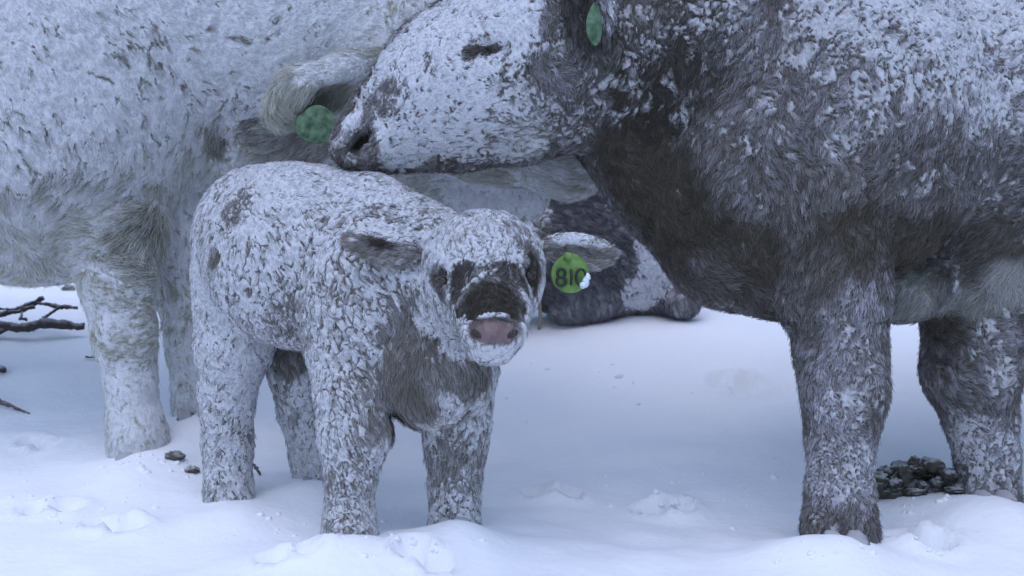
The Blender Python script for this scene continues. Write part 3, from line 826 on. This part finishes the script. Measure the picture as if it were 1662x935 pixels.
# ------------------------------------------------------------------ white cow
def white_cow():
    root = make_root('cow', 100, 750, 3.6, 'big cream-white cow with a shaggy brisket, plastered with snow, standing behind the calf', 'cow')
    b = Body(0.018, 40)
    b.ell(55, 150, 3.60, 296, 312, 230)
    b.ell(-430, 120, 3.80, 650, 330, 250)
    b.cap((230, 40, 3.66, 210), (480, 60, 3.68, 185), (650, 80, 3.66, 160))
    b.cap((410, 190, 3.66, 95), (560, 215, 3.66, 90), (680, 255, 3.64, 66), k=30)      # throat
    b.cap((310, 235, 3.66, 75), (420, 235, 3.68, 75), k=30)
    b.cap((620, 270, 3.66, 62), (745, 300, 3.66, 44), (855, 318, 3.66, 36), k=30)
    b.cap((640, 110, 3.58, 120), (800, 205, 3.54, 88), (915, 258, 3.5, 58), k=30)      # head
    b.ell(925, 262, 3.48, 60, 52, 60, -10)
    b.cap((185, 380, 3.5, 92), (190, 460, 3.46, 56), (203, 550, 3.45, 47), (212, 620, 3.45, 37), (219, 680, 3.45, 40), (224, 718, 3.44, 45), (226, 745, 3.43, 42), k=16)
    b.cap((300, 380, 3.7, 85), (306, 470, 3.68, 50), (318, 570, 3.68, 43), (322, 640, 3.68, 38), (324, 700, 3.68, 40), (328, 728, 3.67, 38), k=16)
    b.cap((-720, 300, 3.6, 150), (-700, 520, 3.6, 80), (-730, 620, 3.6, 50), (-720, 770, 3.6, 45))
    b.cap((-830, 300, 3.95, 140), (-820, 500, 3.95, 75), (-850, 600, 3.95, 48), (-840, 700, 3.95, 44))
    crm = (0.54, 0.54, 0.45); dk = (0.21, 0.20, 0.165)
    blobs = [
        (120, 60, 220, dict(cov=1.08, brk=0.55, crack=0.2, coat=dk, flow=-60, clump=1.3)), (330, 60, 160, dict(cov=1.08, brk=0.55, crack=0.2, coat=dk, flow=-20, clump=1.2)),
        (60, 200, 140, dict(cov=1.06, brk=0.8, crack=0.22, coat=dk, flow=-80, clump=1.2)), (250, 130, 90, dict(cov=1.03, brk=0.9, crack=0.3, coat=dk, flow=-60)),
        (40, 290, 100, dict(cov=0.92, crack=0.14, flow=-80, len=1.4)), (170, 270, 80, dict(cov=0.9, crack=0.12, flow=-60, len=1.3)),
        (10, 370, 90, dict(cov=0.8, crack=0.2, frost=0.7, flow=-50, len=1.8, lift=0.5)), (120, 340, 80, dict(cov=0.8, crack=0.2, frost=0.7, flow=-100, len=1.8, lift=0.5)),
        (220, 350, 80, dict(cov=0.74, frost=0.7, crack=0.25, flow=-160, len=1.9, lift=0.5)), (130, 400, 60, dict(cov=0.7, frost=0.6, flow=-170, len=1.8, lift=0.6)),
        (30, 435, 60, dict(cov=0.66, frost=0.6, flow=-100, len=1.8, lift=0.6)), (300, 280, 60, dict(cov=0.72, frost=0.6, flow=-120, len=1.5)),
        (335, 200, 50, dict(cov=0.8, frost=0.5, flow=-90, len=1.4)),        (235, 385, 55, dict(cov=0.45, frost=0.5, coat=(0.30, 0.295, 0.22), crack=0.3, flow=-160, len=1.9, lift=0.5), 1.4, 35), (352, 225, 20, dict(cov=0.3, frost=0.3, coat=(0.2, 0.19, 0.15)), 2.6, 80),
        (395, 190, 48, dict(cov=0.78, crack=0.42, coat=dk, flow=-120, clump=1.2)),
        (400, 110, 50, dict(cov=1.0, crack=0.15, coat=dk)), (470, 60, 60, dict(cov=1.0, crack=0.1, coat=(0.25, 0.24, 0.2), flow=30)), (560, 60, 70, dict(cov=1.0, crack=0.1, flow=30)),
        (470, 245, 70, dict(cov=0.2, frost=0.4, coat=(0.24, 0.225, 0.2), flow=-160)), (640, 300, 90, dict(cov=0.45, frost=0.8, crack=0.06, coat=(0.55, 0.55, 0.5), flow=-170, len=0.8)),
        (780, 285, 70, dict(cov=0.25, frost=0.6, coat=(0.5, 0.5, 0.42), flow=180, crack=0.1)), (930, 265, 70, dict(len=1.3, lift=0.5, cov=0.5, frost=0.9, coat=(0.55, 0.56, 0.47), flow=170, crack=0.1)),
        (800, 325, 50, dict(cov=1.0, frost=0.8, crack=0.06, coat=(0.5, 0.5, 0.47)), 1.5, 0),
        (200, 460, 60, dict(flow=-8, brk=2, cov=0.8, frost=0.6, crack=0.25, clump=0.9)), (215, 560, 60, dict(brk=2, cov=0.9, frost=0.7, crack=0.25, clump=0.9, flow=-5)), (215, 650, 60, dict(cov=1.0, frost=0.7, crack=0.12, len=0.7)),
        (225, 720, 40, dict(cov=0.8, crack=0.1)), (300, 480, 60, dict(cov=0.75, frost=0.5, crack=0.25)), (305, 620, 60, dict(cov=0.95, frost=0.6)), (320, 700, 50, dict(cov=0.8)),
    ]
    crust_and_fur('white_cow', b, root, B(coat=crm, cov=0.8, frost=0.6, crack=0.15, flow=(0.2, 0, -1)), blobs, clump=0.020, stretch=2.6, density=110000,
                  fur_len=0.026, fur_rad=0.00065, plate=0.005, seedshift=20, fr=(0.66, 0.66, 0.64))
    e = Body(0.009, 14)
    e.cap((625, 105, 3.36, 24), (560, 125, 3.33, 34), (490, 150, 3.32, 38), (458, 178, 3.33, 30), k=20)
    e.ell(540, 160, 3.30, 62, 26, 22, -165, sub=True, k=14)
    crm2 = (0.46, 0.46, 0.38)
    crust_and_fur('ear', e, root, B(coat=crm2, cov=0.45, frost=0.45, crack=0.1, flow=(-0.6, 0, -0.8), len=1.2),
                  [(560, 105, 34, dict(cov=0.9, crack=0.05, flow=190), 2.5, 10), (540, 165, 30, dict(cov=0.05, frost=0.15, coat=(0.2, 0.2, 0.155), flow=-120, len=1.6), 1.8, 0),
                   (455, 190, 30, dict(cov=0.1, frost=0.5, flow=-60))],
                  clump=0.018, density=150000, plate=0.003, fur_len=0.028, fur_rad=0.0006, kind_name='ear', seedshift=22, fr=(0.62, 0.62, 0.58))
    tag(root, 515, 205, 3.25, 38, 28, M_TAGD, -0.1, 0.25)
    for x, y, d, s in ((230, 752, 3.42, 42), (325, 735, 3.65, 38), (-720, 780, 3.6, 40), (-840, 706, 3.95, 40)):
        mound(x, y, d - 0.06, 0.16, 0.03); hoof(root, x, y, d, s); mound(x, y, d - 0.1, 0.12, 0.03)
    return root

# ------------------------------------------------------------------ lying calf behind
def lying_calf():
    root = make_root('calf', 980, 520, 4.4, 'dark grey calf dusted with snow, curled up lying in the snow behind the standing calf', 'calf')
    b = Body(0.013, 26)
    b.ell(950, 410, 4.40, 150, 112, 110, -18)
    b.cap((880, 330, 4.36, 40), (990, 368, 4.38, 52), (1065, 430, 4.40, 56), (1078, 470, 4.38, 48), k=20)
    b.cap((857, 299, 4.27, 9), (930, 314, 4.27, 16), (1000, 334, 4.29, 18), k=8)
    b.cap((866, 330, 4.3, 26), (864, 380, 4.3, 26), k=12)
    b.ell(950, 500, 4.28, 62, 24, 26, 8, k=10)
    b.ell(1108, 490, 4.30, 30, 26, 26, k=8)
    b.cap((870, 420, 4.35, 70), (800, 440, 4.30, 55), (760, 470, 4.25, 40))
    gry = (0.095, 0.094, 0.105)
    blobs = [(950, 350, 110, dict(cov=0.04, frost=0.18, flow=-20)), (1020, 350, 30, dict(cov=0.35, frost=0.4, crack=0.4, clump=0.8), 1.8, -40), (1050, 390, 30, dict(cov=0.6, crack=0.35, clump=0.8)),
             (1065, 430, 46, dict(cov=0.95, crack=0.05, frost=0.7), 1.3, 70), (1035, 480, 36, dict(cov=0.9, crack=0.08, frost=0.7)),
             (1110, 490, 26, dict(cov=0.08, frost=0.45, coat=(0.15, 0.145, 0.16))), (865, 350, 32, dict(cov=0.7, crack=0.3, coat=(0.2, 0.2, 0.17), clump=0.9), 1.3, 90),
             (880, 305, 20, dict(cov=0.02, frost=0.05), 2, -15), (950, 500, 40, dict(cov=0.02, frost=0.5, coat=(0.14, 0.14, 0.16)), 1.5, 0), (960, 450, 45, dict(cov=0.02, frost=0.25))]
    crust_and_fur('lying_calf', b, root, B(coat=gry, cov=0.15, frost=0.3, crack=0.2, flow=(0.3, 0, -1)), blobs, clump=0.018, density=80000, fur_len=0.018, fur_rad=0.0008, plate=0.006, seedshift=30)
    return root

# ------------------------------------------------------------------ small things on the snow
def gz(px, py):
    """photo pixel -> point on the ground"""
    dirv = P(px, py, 1.0) - CAM
    ts = np.linspace(1.6, 12, 4000); q = CAM + ts[:, None] * dirv
    z = ground_full(q[:, 0], q[:, 1])
    n = np.nonzero(q[:, 2] < z)[0]
    return ts[n[0]] if len(n) else 5.0

def wood(name, chains, label, cat, snow=0.4, coat=(0.055, 0.045, 0.042), side=None):
    allp = []
    for ch in chains:
        pts = np.array([P(*c[:3]) for c in ch]); rad = np.array([0.58 * c[3] * c[2] / F for c in ch])
        t = np.linspace(0, len(ch) - 1, (len(ch) - 1) * 14 + 1)
        pp = np.stack([np.interp(t, np.arange(len(ch)), pts[:, i]) for i in range(3)], 1)
        rr = np.interp(t, np.arange(len(ch)), rad) * (0.75 + 0.3 * noise3(pp * 60 + 3) + 0.35 * noise3(pp * 210 + 3))
        jit = np.stack([noise3(pp * 35 + k * 19) - 0.5 for k in range(3)], 1) * 0.010
        jit[0] *= 0
        v, q = tube(pp + jit, rr, 12); v = v + (np.stack([noise3(v * 160 + 9 * k) for k in range(3)], 1) - 0.5) * 0.006; allp.append((v, q))
    root = link(name, None, None, Vector(P(*chains[0][0][:3])), label, cat)
    for i, (v, q) in enumerate(allp):
        me = poly_mesh('limb', v - np.array(root.location), q, M_ATTR)
        nrm = np.array([tuple(vv.normal) for vv in me.vertices])
        n = fbm(v * 70, 3)
        m = smooth(0.35, 0.7, nrm[:, 2] + 0.9 * (n - 0.5)) * snow
        set_col(me, np.array(coat) * (0.7 + 0.8 * n[:, None]) * (1 - m[:, None]) + SNOW * m[:, None])
        link('limb' if i else 'stem', me, root)
    return root

def clod(name, lumps, label, cat, coat, snow, seed=0):
    r = np.random.default_rng(seed)
    b = []
    for (px, py, d, rx, ry) in lumps:
        s = d / F
        b.append(uv_ball(P(px, py, d), rx * s, rx * s * 0.8, ry * s, 22, 14, 1.0))
    V, Q = join(b)
    loc = V.mean(0)
    me = poly_mesh(name, V - loc, Q, M_ATTR)
    nrm = np.array([tuple(v.normal) for v in me.vertices]); n = fbm(V * 55, 3)
    m = smooth(0.2, 0.65, nrm[:, 2] * 0.7 + 1.2 * (n - 0.45)) * snow
    set_col(me, np.array(coat) * (0.6 + 0.9 * n[:, None]) * (1 - m[:, None]) + SNOW * m[:, None])
    return link(name, me, None, Vector(loc), label, cat)

def small_things():
    d = gz(70, 548)
    wood('fallen_branch', [[(-120, 552, d, 13), (0, 530, d, 11), (40, 531, d - .02, 12), (75, 524, d - .02, 13), (138, 531, d, 8)], [(20, 533, d, 7), (-60, 560, d - .05, 6)]],
         'thick bare brown branch lying low across the snow at the picture edge', 'branch', 0.35)
    wood('dead_branch', [[(-60, 545, d + .1, 8), (0, 512, d + .08, 8), (40, 497, d + .06, 8), (72, 485, d + .05, 6)], [(15, 507, d + .06, 5), (55, 499, d + .03, 5)],
                         [(60, 492, d + .05, 4), (98, 498, d + .02, 5), (125, 499, d, 4)], [(98, 499, d + .02, 4), (70, 515, d, 3)], [(-30, 503, d + .1, 3), (25, 500, d + .06, 3)],
                         [(36, 506, d + .03, 2), (34, 516, d, 4), (44, 518, d, 4)]],
         'thin forked dead branch with short side twigs, above the thick branch', 'branch', 0.45)
    e = gz(48, 673)
    wood('stick', [[(-60, 632, e + .05, 7), (0, 650, e + .03, 6), (25, 661, e + .01, 4), (50, 673, e, 2)]], 'slim pointed stick poking out of the snow near the picture edge', 'stick', 0.3, (0.11, 0.085, 0.07))
    e = gz(5, 606)
    wood('broken_branch', [[(-40, 592, e + .06, 9), (-5, 597, e + .02, 9), (8, 599, e - .02, 8)]], 'stub of a pale broken branch just inside the picture edge', 'branch', 0.8)
    e = gz(152, 583)
    wood('twig', [[(140, 578, e, 2), (152, 580, e - .01, 3), (162, 582, e - .01, 1.5)]], 'tiny twig in the snow beside the white cow leg', 'twig', 0.2)
    e = gz(418, 770)
    wood('twig', [[(406, 752, e, 3), (413, 760, e - .01, 4), (422, 771, e - .02, 2)]], 'short reddish twig stuck in the snow between the calf hind legs', 'twig', 0.1, (0.10, 0.075, 0.07))
    e = gz(878, 536)
    wood('grass_stem', [[(877, 545, e, 4), (878, 515, e, 4.5), (879, 478, e, 4)]], 'single dry grass stalk standing below the numbered green tag', 'stalk', 0.1, (0.27, 0.25, 0.19))
    rr = np.random.default_rng(5); parts = []
    for (cx, cy, n, sx, sy) in ((280, 752, 26, 70, 16), (480, 860, 20, 150, 40), (1480, 800, 30, 110, 30), (700, 880, 25, 160, 30), (1150, 800, 30, 200, 70), (120, 800, 25, 110, 50), (1380, 890, 20, 120, 20), (1000, 620, 18, 160, 60)):
        for k in range(n):
            x, y = cx + rr.normal() * sx * 0.6, cy + rr.normal() * sy * 0.6
            if y > 930: continue
            dd = gz(x, y); sz = (2.0 + 5.0 * rr.random() ** 2) * dd / F
            parts.append(uv_ball(P(x, y, dd), sz, sz, sz * 0.8, 8, 6, 0.9))
    v, q = join(parts)
    link('snow_crumbs', poly_mesh('snow_crumbs', v, q, bpy.data.materials['snow']), kind='stuff')
    g = lambda x, y: (x, y - 3, gz(x, y))
    clod('lichen_tuft', [(*g(112, 472), 11, 7)], 'small grey-green lichen tuft on the snow above the branches', 'lichen', (0.16, 0.17, 0.15), 0.5, 1)
    clod('frozen_clod', [(*g(284, 744), 15, 9)], 'dark frozen mud clod between the white cow hooves', 'clod', (0.10, 0.095, 0.08), 0.35, 2)
    clod('frozen_clod', [(*g(312, 766), 11, 6)], 'small brown frozen clod by the calf hind leg', 'clod', (0.12, 0.10, 0.085), 0.6, 3)
    r = random.Random(4)
    lum = []; hd = gz(1490, 798)
    for i in range(130):
        x = 1420 + 140 * r.random(); y = 802 - r.random() * 52 * math.sin(math.pi * (x - 1405) / 170) ** 0.6
        lum.append((x, y, hd - 0.06 + 0.16 * r.random(), 7 + 10 * r.random(), 5 + 7 * r.random()))
    for i in range(9): lum.append((1425 + 15 * i, 806 - 10 * math.sin(i * 0.39) + 5 * r.random(), hd, 26, 19))
    clod('manure_heap', lum, 'knobbly dark frozen manure heap dusted with snow between the dark cow legs', 'manure', (0.06, 0.058, 0.05), 0.55, 5)

white_cow()
lying_calf()
dark_cow()
standing_calf()
mound(1000, 540, 4.12, 0.4, 0.05)
for a in ((1190, 625, 0.06, 0.035), (900, 800, 0.055, 0.035), (1080, 830, 0.06, 0.04), 
          (80, 830, 0.055, 0.035), (190, 860, 0.06, 0.035), (690, 905, 0.05, 0.03), (470, 905, 0.05, 0.03), (1490, 880, 0.06, 0.04), (60, 720, 0.05, 0.02)):
    footprint(*a)
snow_ground()
small_things()
print('script time %.1f' % (time.time() - T0))
